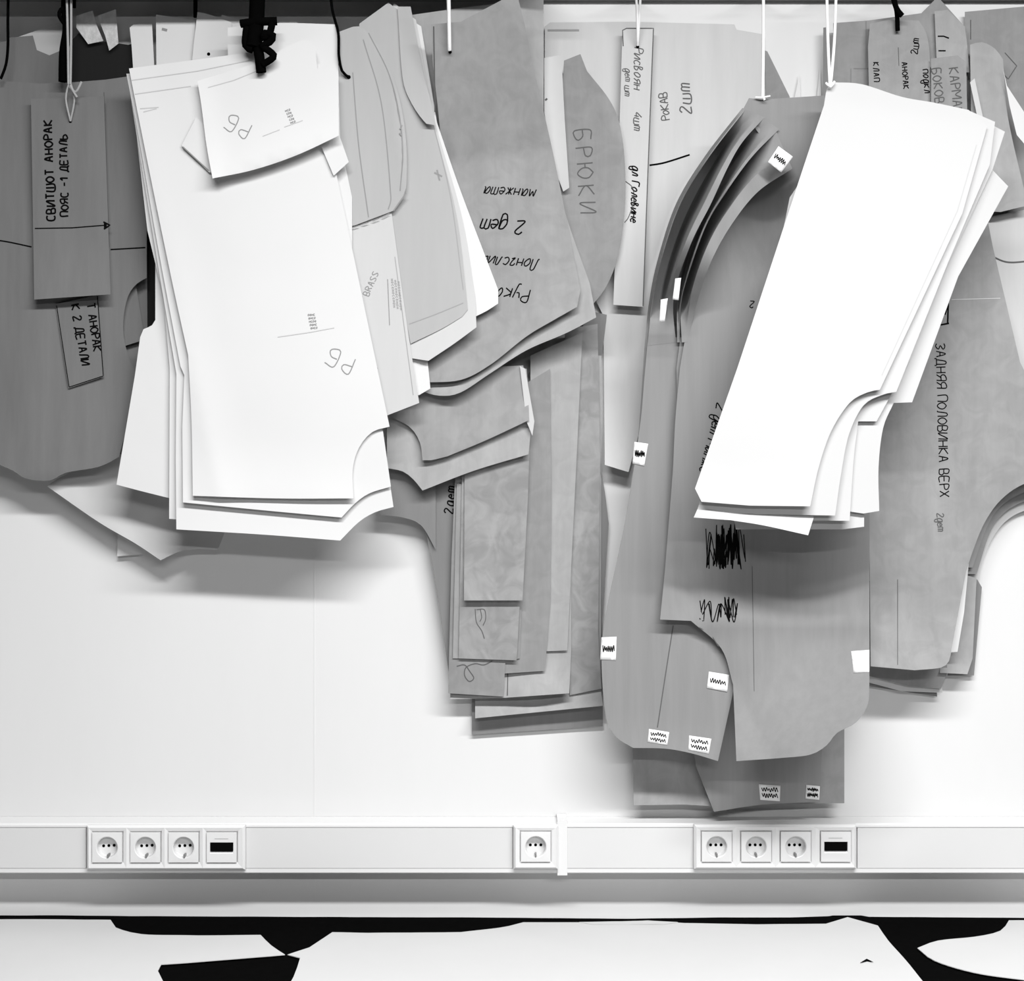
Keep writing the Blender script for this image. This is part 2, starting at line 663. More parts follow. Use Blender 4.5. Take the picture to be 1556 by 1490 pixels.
flat_sheet('fabric_sheet', "-60,1389 60,1388 100,1393 200,1394 400,1395 700,1396 830,1397 960,1398 1100,1396 1200,1396 1260,1394 1286,1389 1320,1395 1600,1397 1640,1520 -100,1520",
           TZ - 0.006, 0.003, M_TBLACK, 'black fabric spread on the table below the cut white sheets', 'fabric')
flat_sheet('layout_sheet', "-80,1397 168,1398 ~176,1410 ~215,1420 300,1422 396,1421 ~412,1437 433,1451 350,1458 245,1466 ~240,1476 ~248,1492 262,1520 -120,1520",
           TZ, 0.0012, M_TWHITE, 'white sheet on the table with a lobed cut edge ending at a black wedge', 'paper sheet')
flat_sheet('layout_sheet', "437,1451 470,1440 505,1417 560,1418 700,1417 ~760,1410 795,1402 920,1402 985,1399 1040,1403 1150,1405 1255,1404 1288,1394 1334,1407 ~1350,1430 ~1375,1458 1405,1495 1420,1520 425,1520 ~446,1485 456,1456",
           TZ, 0.0012, M_TWHITE, 'largest white sheet spread across the middle of the table', 'paper sheet')
flat_sheet('layout_sheet', "1394,1441 ~1425,1430 ~1480,1424 ~1520,1415 1533,1399 1640,1398 1660,1500 ~1556,1489 ~1480,1478 ~1420,1460",
           TZ, 0.0012, M_TWHITE, 'white sheet on the table with a curved point between two black gaps', 'paper sheet')
tr = flat_sheet('tear_patch', "1307,1463 ~1317,1457 1327,1462 1318,1460", TZ + 0.0022, 0.0006, M_TBLACK, 'tiny black patch standing for a tear in the middle white sheet', 'scrap')  # small black patch laid on the sheet as its tear mark
flat_sheet('layout_sheet', "880,1401 985,1399 1030,1401 1010,1404 900,1404", TZ + 0.0016, 0.0006, M_TWHITE, 'narrow white offcut at the back edge of the middle white sheet', 'paper sheet')

# ------------------------------------------------------------------ trunking and sockets
DT = 0.055
tk = empty('cable_trunking', tuple(unp(778, 1290, 0.0)), 'long white plastic cable trunking running along the wall above the table', 'cable trunking')


def prof(py, d):
    return unp(778, py, d).z


def extrude_profile(name, pts, x0, x1, m, parent):
    n = len(pts)
    v = [Vector((x0, -d, z)) for d, z in pts] + [Vector((x1, -d, z)) for d, z in pts]
    f = [(i, (i + 1) % n, n + (i + 1) % n, n + i) for i in range(n)]
    f += [tuple(range(n - 1, -1, -1)), tuple(range(n, 2 * n))]
    o = make_obj(name, v, f, m, parent, smooth=False)
    bm = bmesh.new()
    bm.from_mesh(o.data)
    bmesh.ops.recalc_face_normals(bm, faces=bm.faces)
    bm.to_mesh(o.data)
    bm.free()
    return o


zt, zb = prof(1251, DT), prof(1327, DT)
zl, zu = prof(1256.5, DT), prof(1319.5, DT)
extrude_profile('trunking_body', [(0.001, zt), (DT - 0.004, zt), (DT, zt - 0.003), (DT, zl), (DT - 0.006, zl), (DT - 0.006, zu), (DT, zu), (DT, zb + 0.002), (DT - 0.003, zb), (0.001, zb)],
                -2.6, 2.6, M_PLASTIC, tk)
for a, b in ((-2300, 130.5), (373, 779), (862, 1054), (1303, 3800)):
    box('trunking_cover', unp(a, 0, DT).x, unp(b, 0, DT).x, -(DT - 0.0005), -(DT - 0.0058), zu + 0.0006, zl - 0.0012, M_PLASTICG, tk, 0.0006)
v_, f_ = box_vf(unp(847, 0, DT).x, unp(862, 0, DT).x, -DT - 0.0025, -0.001, prof(1329, DT), prof(1246, DT))
make_obj('joint_cover', v_, f_, M_PLASTIC, tk, smooth=False)


def ring_faces(a, b, n):
    return [(a + i, a + (i + 1) % n, b + (i + 1) % n, b + i) for i in range(n)]


def square_loop(cx, cz, h, d, n=32):
    out = []
    for i in range(n):
        an = 2 * math.pi * (i + 0.5) / n
        c, s = math.cos(an), math.sin(an)
        k = h / max(abs(c), abs(s))
        out.append(Vector((cx + c * k, -d, cz + s * k)))
    # put true corners in
    for i in range(n):
        an = 2 * math.pi * (i + 0.5) / n
    for q in range(4):
        i = int(n / 8 + q * n / 4)
        sx = 1 if q in (0, 3) else -1
        sz = 1 if q in (0, 1) else -1
        out[i] = Vector((cx + sx * h, -d, cz + sz * h))
    return out


def circle_loop(cx, cz, r, d, n=32):
    return [Vector((cx + r * math.cos(2 * math.pi * (i + 0.5) / n), -d, cz + r * math.sin(2 * math.pi * (i + 0.5) / n))) for i in range(n)]


def fix_normals(o):
    bm = bmesh.new()
    bm.from_mesh(o.data)
    bmesh.ops.remove_doubles(bm, verts=bm.verts, dist=1e-6)
    bmesh.ops.recalc_face_normals(bm, faces=bm.faces)
    for f in bm.faces:
        f.smooth = False
    bm.to_mesh(o.data)
    bm.free()
    return o


def loft(name, loops, m, parent, cap=True):
    n = len(loops[0])
    v, f = [], []
    for l in loops:
        v += l
    for i in range(len(loops) - 1):
        f += ring_faces(i * n, (i + 1) * n, n)
    if cap:
        f.append(tuple(range((len(loops) - 1) * n, len(loops) * n)))
    return make_obj(name, v, f, m, parent, smooth=False)


def socket_panel(name, x0, x1, y0, y1, centres, cy, usb, label, tilt):
    d0, d1 = DT + 0.0006, DT + 0.0125
    e = empty(name, tuple(unp((x0 + x1) / 2, (y0 + y1) / 2, DT)), label, 'socket panel')
    X0, X1 = unp(x0, 0, d1).x, unp(x1, 0, d1).x
    Zt, Zb = unp(0, y0, d1).z, unp(0, y1, d1).z
    k = (DIST - d1) / FPX
    cs = [unp(c, cy, d1).x for c in centres]
    cz = unp(0, cy, d1).z
    hole_h = 22.95 * k
    # frame: one cell per module, each with a square opening
    V_, F_ = [], []
    bounds = [X0] + [(cs[i] + cs[i + 1]) / 2 for i in range(len(cs) - 1)] + [X1]
    for i, c in enumerate(cs):
        a, b = bounds[i], bounds[i + 1]
        last, first = i == len(cs) - 1, i == 0

        def rect(ax, bx, zt_, zb_, d):
            return [Vector((ax, -d, zb_)), Vector((bx, -d, zb_)), Vector((bx, -d, zt_)), Vector((ax, -d, zt_))]
        ins = 0.004
        la = [rect(a, b, Zt, Zb, d0),
              rect(a, b, Zt, Zb, d1 - 0.004),
              rect(a + (ins if first else 0), b - (ins if last else 0), Zt - ins, Zb + ins, d1),
              rect(c - hole_h - 0.002, c + hole_h + 0.002, cz + hole_h + 0.002, cz - hole_h - 0.002, d1 - 0.0015),
              rect(c - hole_h, c + hole_h, cz + hole_h, cz - hole_h, d1 - 0.004)]
        base = len(V_)
        for l in la:
            V_ += l
        for j in range(4):
            for q in range(4):
                # no faces between neighbouring cells
                if j < 1 and ((q == 1 and not last) or (q == 3 and not first)):
                    continue
                F_.append((base + 4 * j + q, base + 4 * j + (q + 1) % 4, base + 4 * j + 4 + (q + 1) % 4, base + 4 * j + 4 + q))
    fr = make_obj('cover_frame', V_, F_, M_PLASTIC, e, smooth=False)
    fix_normals(fr)
    # shadow gap line between modules
    for i, c in enumerate(cs):
        if i == usb:
            h = 22.6 * k
            w_, t_ = 17.0 * k, 6.8 * k
            up = 1.0 * k

            def rc(wx, zt_, zb_, d):
                return [Vector((c - wx, -d, zb_)), Vector((c + wx, -d, zb_)), Vector((c + wx, -d, zt_)), Vector((c - wx, -d, zt_))]
            df = d1 + 0.0015
            o = loft('charger_module', [rc(h, cz + h, cz - h, d0), rc(h, cz + h, cz - h, df), rc(w_ + 0.001, cz + up + t_, cz + up - t_ - 0.004, df),
                                        rc(w_, cz + up + t_ - 0.0005, cz + up - t_, df - 0.003)], M_PLASTIC, e)
            fix_normals(o)
            v, f = box_vf(c - w_, c + w_, -df - 0.0003, -d0, cz + up - t_, cz + up + t_)
            make_obj('port_window', v, f, M_DARK, o, smooth=False)['label'] = 'black port window'
            v, f = ribbon([[(centres[i] - 11 + j * 3, cy - 13) for j in range(8)]], lambda x, y: df, 1.2, 0.0004)
            make_obj('print_mark', v, f, M_FAINT, o)
        else:
            h = 22.6 * k
            r = 15.6 * k
            df = d1 + 0.0015
            loops = [square_loop(c, cz, h, d1 - 0.005), square_loop(c, cz, h, df), circle_loop(c, cz, r * 1.08, df + 0.0005), circle_loop(c, cz, r, df - 0.0005), circle_loop(c, cz, r * 0.93, df - 0.0120)]
            o = loft('socket_insert', loops, M_PLASTIC, e)
            fix_normals(o)
            ct, st = math.cos(tilt), math.sin(tilt)
            for sx in (-1, 0, 1):
                q = (8.0 * sx) * k
                lp = circle_loop(c + q * ct, cz + q * st + 0.6 * k, 2.3 * k, df - 0.0116, 12)
                make_obj('pin_hole', lp, [tuple(range(12))], M_DARK, o, smooth=False)
            v, f = box_vf(c - 1.2 * k + 0.0015 * (tilt != 0), c + 1.2 * k + 0.0015 * (tilt != 0), -(df + 0.0012), -(df - 0.0118), cz - 15.5 * k, cz - 10.5 * k)
            make_obj('earth_clip', v, f, M_METAL, o, smooth=False)['label'] = 'small metal earth clip'
    return e


socket_panel('socket_panel', 131, 372, 1254, 1322, (163, 221, 279, 337), 1287, 3, 'white panel of three sockets and a port at the end below the light left bundle'.replace('light left', 'tied white'), 0.05)
socket_panel('socket_panel', 780, 848, 1254, 1321, (814,), 1286, -1, 'single white power socket beside the joint of the cable trunking', 0.0)
socket_panel('socket_panel', 1055, 1302, 1253, 1321, (1089, 1149, 1209, 1270), 1286, 3, 'white panel of three sockets and a port below the rounded board pattern', 0.0)

# ------------------------------------------------------------------ dark kraft group hanging by the grey string
S('a_white', "10,62 95,33 95,125 10,125", 0.030, M_GREYP, 'pale slanted sheet corner behind the thick black cord')
S('a_top', "-20,66 8,63 14,57 50,54 56,76 75,84 94,76 98,135 -20,135", 0.036, M_KRAFTA, 'dark brown sheet with a stepped top behind the thin black cord')
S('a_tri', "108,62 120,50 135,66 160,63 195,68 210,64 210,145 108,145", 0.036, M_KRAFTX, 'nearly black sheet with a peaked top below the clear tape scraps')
S('tape1', "116,24 141,16 146,36 157,62 134,67 116,42", 0.046, M_TAPE, 'crumpled clear plastic scrap beside the grey string', name='hanging_plastic_scrap', cat='plastic scrap', own=0.003)
S('tape2', "148,24 176,14 180,66 166,77 160,55", 0.047, M_TAPE, 'crumpled clear plastic scrap next to the white paper corner', name='hanging_plastic_scrap', cat='plastic scrap', own=0.003)
S('a_black', "150,100 239,100 240,505 205,540 150,560", 0.028, M_KRAFTX, 'near-black sheet added to fill the dark gap beside the white bundle')  # near-black sheet added behind to fill the black strip
S('a3', "120,130 222,130 224,500 218,610 192,690 120,690", 0.034, M_KRAFTA, 'dark kraft sheet glimpsed below the armhole of the anorak pattern')
S('a2', "140,130 205,130 207,435 219,508 213,518 191,525 140,540", 0.045, M_KRAFTA, 'kraft sheet seen through the armhole curve of the anorak pattern')
S('a1', "-60,122 ~0,123 60,127 110,125 160,121 223,112 223,422 ~208,431 ~195,449 ~188,480 ~188,512 ~196,543 206,566 ~198,625 181,694 ~150,709 ~100,718 ~75,730 ~40,727 ~20,715 -1,706 -60,700",
  0.058, M_KRAFTA, 'large dark kraft pattern with a rounded hem and an armhole cut', terms=(('c', 0, 725, 180, 710, 140, 0.012), ('b', 40, 420, 70, 300, 0.006)))
ink('a1', ["-20,363 ~10,367 48,375", "168,379 221,376"], 2.0, name='drawn_line')
ink('a1', ["158,140 163,300 166,375"], 1.2, M_INKG, name='drawn_line')
S('a_tag', "84,462 148,448 158,572 104,590", 0.064, M_KRAFTA, 'small kraft tag with two lines of lettering below the long strip')
ink('a_tag', text('Т АНОРАК', 132, 462, 82, 12, 2.2), 2.2) 
ink('a_tag', text('К 2 ДЕТАЛИ', 108, 464, 80, 12, 2.2), 2.2)
ink('a_tag', ["86,464 105,588", "148,450 157,571 105,588"], 1.3, M_INK, 'edge_line')
S('a_strip', "47,150 ~100,149 158,146 168,447 52,455", 0.076, M_KRAFTA, 'long kraft strip lettered in two rows with a drawn arrow', terms=(('c', 52, 455, 168, 447, 90, 0.010),))
ink('a_strip', text('СВИТШОТ АНОРАК', 84, 335, -92, 12.5, 3.0), 2.6)
ink('a_strip', text('ПОЯС -1 ДЕТАЛЬ', 104, 328, -91, 11, 2.7), 2.4)
ink('a_strip', ["53,347 110,346 160,342"], 1.7, name='drawn_line')
ink('a_strip', ["157,337 167,342 158,348", "159,339 159,346", "161,340 161,345"], 2.4, name='arrow_head')
cord('hanging_string', [("101,-26,.10 103,60,.098 104,128,.092", .0022), ("108,-26,.10 108,60,.098 107,128,.092", .0022), ("105,126,.092 100,150,.088 107,184,.080", .0018), ("107,126,.093 113,150,.089 107,184,.080", .0018), ("106,132,.093 115,140,.095 124,124,.096", .0022), ("107,130,.094 112,140,.095 117,148,.094", .0022)],
     M_STRINGG, 'grey string with a knot holding the lettered kraft strip')
hole('a_strip', 107, 184, 2.6)
cord('hanging_rope', [("102,-26,.085 100,10,.085 102,45,.085 97,80,.084 96,124,.083", .0085), ("103,8,.09 92,15,.092 90,24,.092 96,34,.09 100,38,.088", .0035), ("113,-26,.07 113,12,.07", .003)],
     M_CORD, 'thick black cord with a loop beside the grey string', 'cord')
cord('hanging_rope', [("13,-26,.09 12,30,.088 12,70,.085 9,98,.082 1,120,.08", .0026)], M_CORD, 'thin black cord in front of the stepped brown sheet', 'cord')
S('a5', "72,739 ~84,729 112,715 180,680 260,690 345,800 331,835 ~300,834 ~272,838 244,851 ~205,825 ~150,793", 0.026, M_GREYP, 'pointed pale grey sheet showing below the white bundle',
  terms=(('c', 72, 739, 244, 851, 90, 0.020),))
S('a6', "180,790 178,845 215,842 230,800", 0.010, M_WHITE, 'tiny white corner below the pointed grey sheet')

# ------------------------------------------------------------------ tied white bundle
WB = 'white pattern of the tied bundle, '
S('bt1', "197,42 ~203,37 231,36 236,130 204,130 200,70", 0.046, M_WHITE, 'narrow white sheet top standing apart beside the clear plastic scraps', own=0.002)
S('bt2', "237,22 297,31 294,135 238,135", 0.052, M_WHITE, 'white sheet top with a grey smudge behind the tied white bundle')
ink('bt2', ["246,44 254,46"], 4, M_PENCIL, 'smudge')
S('bt4', "337,22 372,34 384,130 340,130", 0.055, M_WHITE, 'white sheet top tucked close behind the knotted black cord')
S('bt3', "300,18 ~318,22 352,34 350,135 288,135 294,70", 0.060, M_WHITE, 'white sheet top with a dark punched hole above the tied bundle')
hole('bt3', 317, 82, 2.5)
S('bt6', "424,33 452,30 452,60 420,60", 0.052, M_WHITE, 'small white corner just beside the knotted black cord')
S('bt5', "346,42 ~420,35 513,37 515,140 517,215 535,300 535,420 350,420", 0.115, M_WHITE, 'white sheet with a square top corner behind the folded flap')
S('b5', "215,150 236,300 236,486 ~231,494 218,500 213,512 205,570 177,736 ~215,746 259,757 310,757 310,150", 0.100, M_WHITE, 'white sheet flaring out widest at the bottom of the tied bundle')
S('b4', "198,125 224,350 248,450 258,560 257,788 320,792 410,600 300,130", 0.109, M_WHITE, 'white sheet with a narrow stepped corner inside the tied bundle')
S('b3', "194,119 ~210,220 ~238,390 268,568 267,700 268,804 ~400,812 517,821 ~545,793 ~570,778 598,770 592,730 480,400 330,130", 0.117, M_WHITE, 'lowest hanging white sheet of the tied bundle with a notched corner',
  terms=(('c', 268, 804, 517, 821, 70, 0.006),))
S('b2', "192,112 ~212,215 ~240,375 274,556 280,570 277,650 278,763 ~400,775 519,786 ~540,764 ~562,749 594,739 582,655 500,500 480,130 300,108", 0.123, M_WHITE, 'second white sheet of the tied bundle, notch just below the topmost',
  terms=(('c', 278, 763, 519, 786, 70, 0.006),))
S('b1', "196,104 385,79 500,100 506,240 592,648 ~566,656 ~546,679 ~536,712 537,757 ~420,757 293,753 ~291,640 286,540 ~262,430 ~232,285 ~208,165", 0.129, M_WHITE,
  'topmost large white sheet of the tied bundle, small printed stamp', terms=(('c', 293, 753, 537, 757, 90, 0.008), ('c', 196, 104, 290, 545, 60, 0.004)))
ink('b1', ["200,122 300,108 398,88", "205,143 290,131", "213,165 241,163", "218,170 238,165"], 1.3, M_FAINT, 'drawn_line')
ink('b1', text('РБ', 540, 546, 206, 25, 5.0), 1.6, M_PENCIL)
for i in range(5):
    ink('b1', text('оенсоен'[i % 3:][:4], 468 + i * 1.0, 480 + i * 5, -4, 4, 2), 1.0, M_PENCIL, 'stamp_text')
ink('b1', ["422,512 470,505 508,498"], 1.2, M_FAINT, 'stamp_text')
S('flap_b', "276,221 298,178 322,200 334,262 318,262", 0.134, M_WHITE, 'small white corner peeking from under the folded flap')
ink('flap_b', ["278,223 317,259"], 1.8, M_PENCIL, 'edge_line')
S('tab', "488,222 513,198 530,246 507,267", 0.134, M_WHITE, 'small square white tab sticking out below the folded flap')
S('flap', "300,123 395,94 ~438,70 ~466,60 ~478,72 482,104 514,108 515,206 ~450,236 ~385,258 323,271 ~314,222 ~306,160", 0.138, M_WHITE, 'white folded flap with pencilled initials below the knotted black cord',
  terms=(('c', 323, 271, 515, 206, 80, 0.016), ('c', 300, 123, 323, 271, 40, 0.006)))
ink('flap', ["316,133 355,122 400,104"], 1.2, M_FAINT, 'fold_line')
ink('flap', text('РБ', 383, 190, 208, 23, 5.0), 1.6, M_PENCIL)
for i in range(5):
    ink('flap', text('нсое'[i % 2:][:3], 434 + i * 2, 170 + i * 4.5, -17, 4, 2), 1.0, M_PENCIL, 'stamp_text')
ink('flap', ["399,207 425,197", "432,193 460,183"], 1.3, M_FAINT, 'stamp_text')
cord('hanging_rope', [("392,-34,.138 391,0,.143 389,40,.148 384,72,.150", .0135), ("366,36,.153 392,33,.156 421,32,.153", .0075), ("390,60,.150 394,85,.149 397,110,.147", .0088),
                      ("414,34,.156 409,52,.160 400,58,.160 403,50,.162 415,54,.162 410,64,.160 398,70,.158 407,76,.158 416,84,.158 412,90,.156 399,98,.154", .0062), ("376,40,.150 374,68,.150 384,75,.150", .0075)],
     M_CORD, 'knotted black cord hanging in front of the tied white bundle', 'cord')
cord('hanging_rope', [("297,-20,.045 297,26,.05", .0038)], M_CORD, 'short black cord between two white sheet tops', 'cord')

# ------------------------------------------------------------------ tracing paper group
S('c5', "608,20 640,40 664,186 ~700,290 757,440 757,461 ~740,472 724,480 640,505 560,480", 0.092, M_WHITE, 'white sheet fanned out furthest towards the kraft sleeve pattern')
S('c1b', "560,480 648,530 654,590 637,600 590,604", 0.094, M_WHITE, 'white sheet corner just beside the longest tracing paper strip')
S('c4', "598,4 632,30 662,190 ~702,330 722,450 724,497 ~690,522 651,548 600,540 560,300", 0.096, M_TRACEW, 'pale tracing sheet with a loose curling lower hem',
  terms=(('c', 651, 548, 724, 497, 60, 0.01),))
S('c2', "590,470 702,488 ~672,505 628,540 600,545", 0.098, M_TRACEW, 'creased tracing sheet corner under the grey tracing pattern')
S('c3', "546,36 590,4 612,20 640,110 662,200 ~694,330 711,470 702,481 ~670,500 624,522 600,400 540,200", 0.101, M_TRACE, 'grey tracing paper pattern with a rounded lower corner')
ink('c3', ["622,492 ~660,478 704,460", "640,120 ~656,180 ~685,300 704,440"], 1.2, M_FAINTD, 'drawn_line')
ink('c3', ["660,262 672,268", "664,258 668,274"], 2.5, M_PENCIL, 'smudge')
S('c7', "604,10 624,10 ~640,95 ~656,160 ~661,190 ~648,188 ~626,158 ~612,120", 0.105, M_TRACE, 'tongue shaped tracing paper piece with a rounded end', terms=(('c', 648, 190, 662, 185, 60, 0.008),))
S('c1', "514,62 545,40 566,120 596,330 ~618,490 637,612 588,631 556,500 500,200", 0.106, M_TRACEW, 'longest tracing paper strip, printed, beside the tied white bundle')
ink('c1', text('BRASS', 560, 450, -66, 9, 3.0), 1.3, M_PENCIL, 'printed_text')
ink('c1', ["589,424 592,494"], 1.2, M_PENCIL, 'printed_line')
for i in range(3):
    ink('c1', text('носеносенон', 594 + i * 5, 424 + i * 2.0, 85, 4.5, 4), 0.9, M_FAINTD, 'printed_text')
ink('c1', ["522,345 545,520 574,560", "600,390 612,480 628,600"], 1.1, M_FAINTD, 'drawn_line')
S('c6', "516,48 ~545,40 ~566,60 ~590,100 ~607,150 ~617,215 ~617,285 ~608,305 598,320 540,342 525,345 512,200", 0.111, M_TRACE, 'tracing pattern with a long armhole curve and dashed hem',
  terms=(('c', 598, 110, 620, 300, 30, 0.004),))
ink('c6', ["536,110 ~545,220 560,330", "552,60 ~580,160 ~594,300 590,318", "560,50 ~590,110 ~606,170 ~612,230 608,290"], 1.6, M_PENCIL, 'drawn_line')
ink('c6', ["535,346 545,343", "550,341 560,338", "566,336 576,332", "580,330 592,324"], 1.3, M_PENCIL, 'dashed_line')
ink('c6', ["598,320 617,293"], 2.0, M_PENCIL, 'edge_line')
ink('c6', ["608,196 611,190", "607,202 610,206"], 2.0, M_PENCIL, 'smudge')
cord('hanging_rope', [("501,-26,.10 505,15,.11 514,50,.122 515,85,.122 520,108,.120 530,117,.115", .0024)], M_CORD, 'thin dark cord curving down to the tracing paper patterns', 'cord')
hole('c6', 530, 117, 3)

# ------------------------------------------------------------------ pale kraft and trouser patterns behind
S('e5', "1115,60 1166,78 1200,147 1200,320 1115,320", 0.004, M_KRAFTQ, 'kraft sheet corner sloping away behind the white string')
S('e4', "828,40 836,34 960,33 1116,37 1119,45 1160,52 1163,160 1180,400 1000,600 976,640 955,717 919,706 917,480 828,300", 0.010, M_KRAFTL, 'wide pale kraft pattern with sleeve lettering hanging flat against the wall', terms=(('c', 919, 706, 955, 717, 90, 0.026),))
ink('e4', text('РУКАВ', 1018, 181, -97, 12, 1.6), 1.6, M_INKG)
ink('e4', text('2шт', 1050, 172, -92, 17, 3.0, 0.1), 2.0, M_INKG)
ink('e4', ["987,251 ~1010,247 1048,235"], 2.6, M_INK, 'slit')
ink('e4', ["832,46 880,46"], 3.0, M_KRAFT, 'edge_line')
S('e3', "946,43 993,42 985,250 977,466 932,463 938,300", 0.030, M_KRAFTL, 'narrow pale strip with handwriting running down its length')
ink('e3', ["947,70 946,46 952,43 993,43 985,250 977,465"], 1.5, M_INKG, 'edge_line')
ink('e3', text('Рисвоян', 964, 72, 91, 13, 2.2, 0.2), 1.5, M_INKG)
ink('e3', text('4шт', 964, 170, 91, 11, 2.2, 0.2), 1.5, M_INKG)
ink('e3', text('дет шт', 950, 104, 91, 9, 2.2, 0.2), 1.3, M_INKG)
ink('e3', text('дл Голевине', 961, 252, 92, 11, 2.2, 0.2), 1.9, M_INK)
ink('e3', ["950,275 ~961,285 ~963,305 ~955,330 949,338"], 1.3, M_INKG, 'drawn_line')
hole('e3', 969, 71, 2.6)
S('e2', "857,92 882,82 892,108 ~925,150 ~941,186 ~949,240 ~950,310 ~941,380 ~924,430 ~898,465 870,485 838,300 850,200", 0.044, M_KRAFTQ, 'kraft trouser pattern with a curved side and large lettering',
  terms=(('c', 900, 110, 950, 230, 40, 0.008),))
ink('e2', text('БРЮКИ', 873, 199, 86, 24, 5.0), 1.8, M_INKG)
S('e1', "827,88 853,83 858,180 865,285 856,291 842,255 827,170", 0.052, M_WHITE2, 'small bright white strip beside the trouser pattern', terms=(('c', 853, 83, 865, 285, 20, 0.006),))
ink('e1', ["829,150 831,152"], 4, M_INKG, 'smudge')
cord('hanging_string', [("965,-26,.10 968,20,.06 969,69,.036", .0022), ("974,-26,.10 972,20,.06 969,69,.036", .0022)], M_STRING, 'white doubled string holding the narrow handwritten strip')

# ------------------------------------------------------------------ kraft strips
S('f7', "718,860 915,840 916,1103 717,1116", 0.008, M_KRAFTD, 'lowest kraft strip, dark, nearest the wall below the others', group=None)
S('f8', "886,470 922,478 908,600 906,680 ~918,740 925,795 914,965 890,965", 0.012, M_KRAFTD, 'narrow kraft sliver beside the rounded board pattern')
S('f6', "722,700 820,540 914,540 913,1045 916,1072 722,1091", 0.016, M_KRAFTP, 'long kraft strip with a pale turned hem above the lowest one', terms=(('c', 722, 1091, 916, 1072, 34, 0.018),))
S('f9', "858,500 908,492 912,700 909,960 914,1046 866,1056", 0.024, M_KRAFTM, 'long creased kraft strip with a straight side edge')
S('f5', "700,620 868,600 868,988 865,1053 765,1060 684,1062", 0.028, M_KRAFTP, 'wide kraft strip with a pale curled lower edge', terms=(('c', 684, 1062, 865, 1052, 40, 0.006), ('b', 825, 1062, 55, 32, 0.016),))
ink('f5', ["772,1000 771,1056"], 1.5, M_INKG, 'seam_line')
S('f10', "806,540 885,505 876,700 868,860 862,988 806,990", 0.033, M_KRAFTP, 'tall kraft strip hanging below the sleeve pattern')
ink('f10', ["832,676 835,678", "833,682 836,682"], 3, M_INKG, 'smudge')
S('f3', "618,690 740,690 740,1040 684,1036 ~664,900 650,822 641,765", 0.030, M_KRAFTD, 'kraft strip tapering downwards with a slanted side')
S('f11', "770,600 836,560 838,780 836,918 828,1019 766,1023", 0.038, M_KRAFTQ, 'kraft strip with a paler stained lower end')
S('f2b', "692,715 800,700 790,1000 768,1004 765,1058 681,1053 686,850", 0.041, M_KRAFTQ, 'kraft strip with a pencilled loop at its end')
ink('f2b', ["694,1012 ~706,1010 ~714,1020 ~720,1030 ~713,1035 ~706,1026 ~708,1014 ~722,1008 ~735,1010 748,1004"], 1.5, M_INKG, 'drawn_loop')
S('f2c', "694,735 720,735 720,1000 688,1000", 0.044, M_KRAFT, 'thin kraft strip edge beside the creased front strip')
S('f2', "702,720 796,720 790,912 785,1003 697,1000", 0.047, M_KRAFTM, 'creased kraft strip with a pencil mark under the shortest strip')
ink('f2', ["722,925 ~724,945 ~732,958 736,970", "724,926 ~736,926 ~738,940 734,950", "730,926 ~732,938 729,944"], 1.2, M_INKG, 'pencil_mark')
S('f1', "706,690 806,640 802,760 794,912 705,912", 0.051, M_KRAFTM, 'shortest kraft strip, heavily creased, in front of the strip pile', terms=(('c', 705, 912, 794, 912, 60, 0.008),), own=0.002)
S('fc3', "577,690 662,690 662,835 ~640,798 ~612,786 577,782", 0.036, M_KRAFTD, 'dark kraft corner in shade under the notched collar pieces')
ink('f3', text('2дет', 688, 780, -84, 13, 3), 2.0, M_INK)
S('fc2', "588,600 800,560 808,640 803,690 ~720,715 642,745 ~628,728 ~612,716 588,711", 0.057, M_KRAFTP, 'lower of two kraft collar pieces with a notched end', terms=(('c', 642, 745, 803, 690, 60, 0.007),))
S('fc1', "590,632 640,596 700,560 795,555 803,600 804,638 ~740,668 680,693 ~655,699 642,699 ~638,672 ~622,648", 0.064, M_KRAFT, 'upper of two kraft collar pieces with a notched end', terms=(('c', 642, 700, 804, 638, 60, 0.008),))
S('fwt', "790,556 798,560 812,640 809,662 800,640", 0.067, M_KRAFTL, 'thin pale folded edge at the end of the kraft collar pieces')

# ------------------------------------------------------------------ kraft sleeve pattern
S('d2', "616,24 700,12 760,5 826,-12 826,190 ~858,320 896,430 906,482 ~860,506 ~800,532 ~745,567 ~700,596 ~668,601 636,593 616,400", 0.058, M_KRAFTP, 'kraft sleeve pattern whose pale hem shows under the lettered one',
  terms=(('c', 690, 600, 906, 482, 70, 0.020), ('c', 880, 380, 906, 482, 40, 0.006), ('k', 240, -0.16, 0.12, 0.03)))
S('d1', "655,37 700,33 785,-12 798,40 ~810,100 ~842,240 882,440 877,466 ~840,487 ~800,511 ~745,554 ~700,577 644,581 646,400 672,232 665,160 658,100", 0.066, M_KRAFT, 'lettered kraft sleeve pattern with a curved hem, writing upside down',
  terms=(('c', 690, 585, 880, 465, 80, 0.016), ('k', 240, -0.16, 0.40, 0.04)))
ink('d1', text('Рукав', 806, 440, 184, 19, 2.2, 0.25), 1.9)
ink('d1', text('Лонгслив', 820, 394, 184, 16, 2.0, 0.25), 1.8)
ink('d1', text('2 дет', 798, 336, 184, 20, 1.5, 0.25), 2.2)
ink('d1', text('манжета', 815, 288, 184, 15, 2.0, 0.25), 1.7)
ink('d1', ["661,170 659,40"], 2.0, M_INKG, 'fold_line')
cord('hanging_string', [("681,-28,.19 682,15,.170 683,76,.142", .0034)], M_STRING, 'single white string holding the lettered sleeve pattern')
hole('d1', 684, 79, 2.6)
S('d3', "785,-12 823,-12 826,170 800,60", 0.060, M_KRAFT, 'kraft strip top beside the sleeve pattern and the pale sheet')

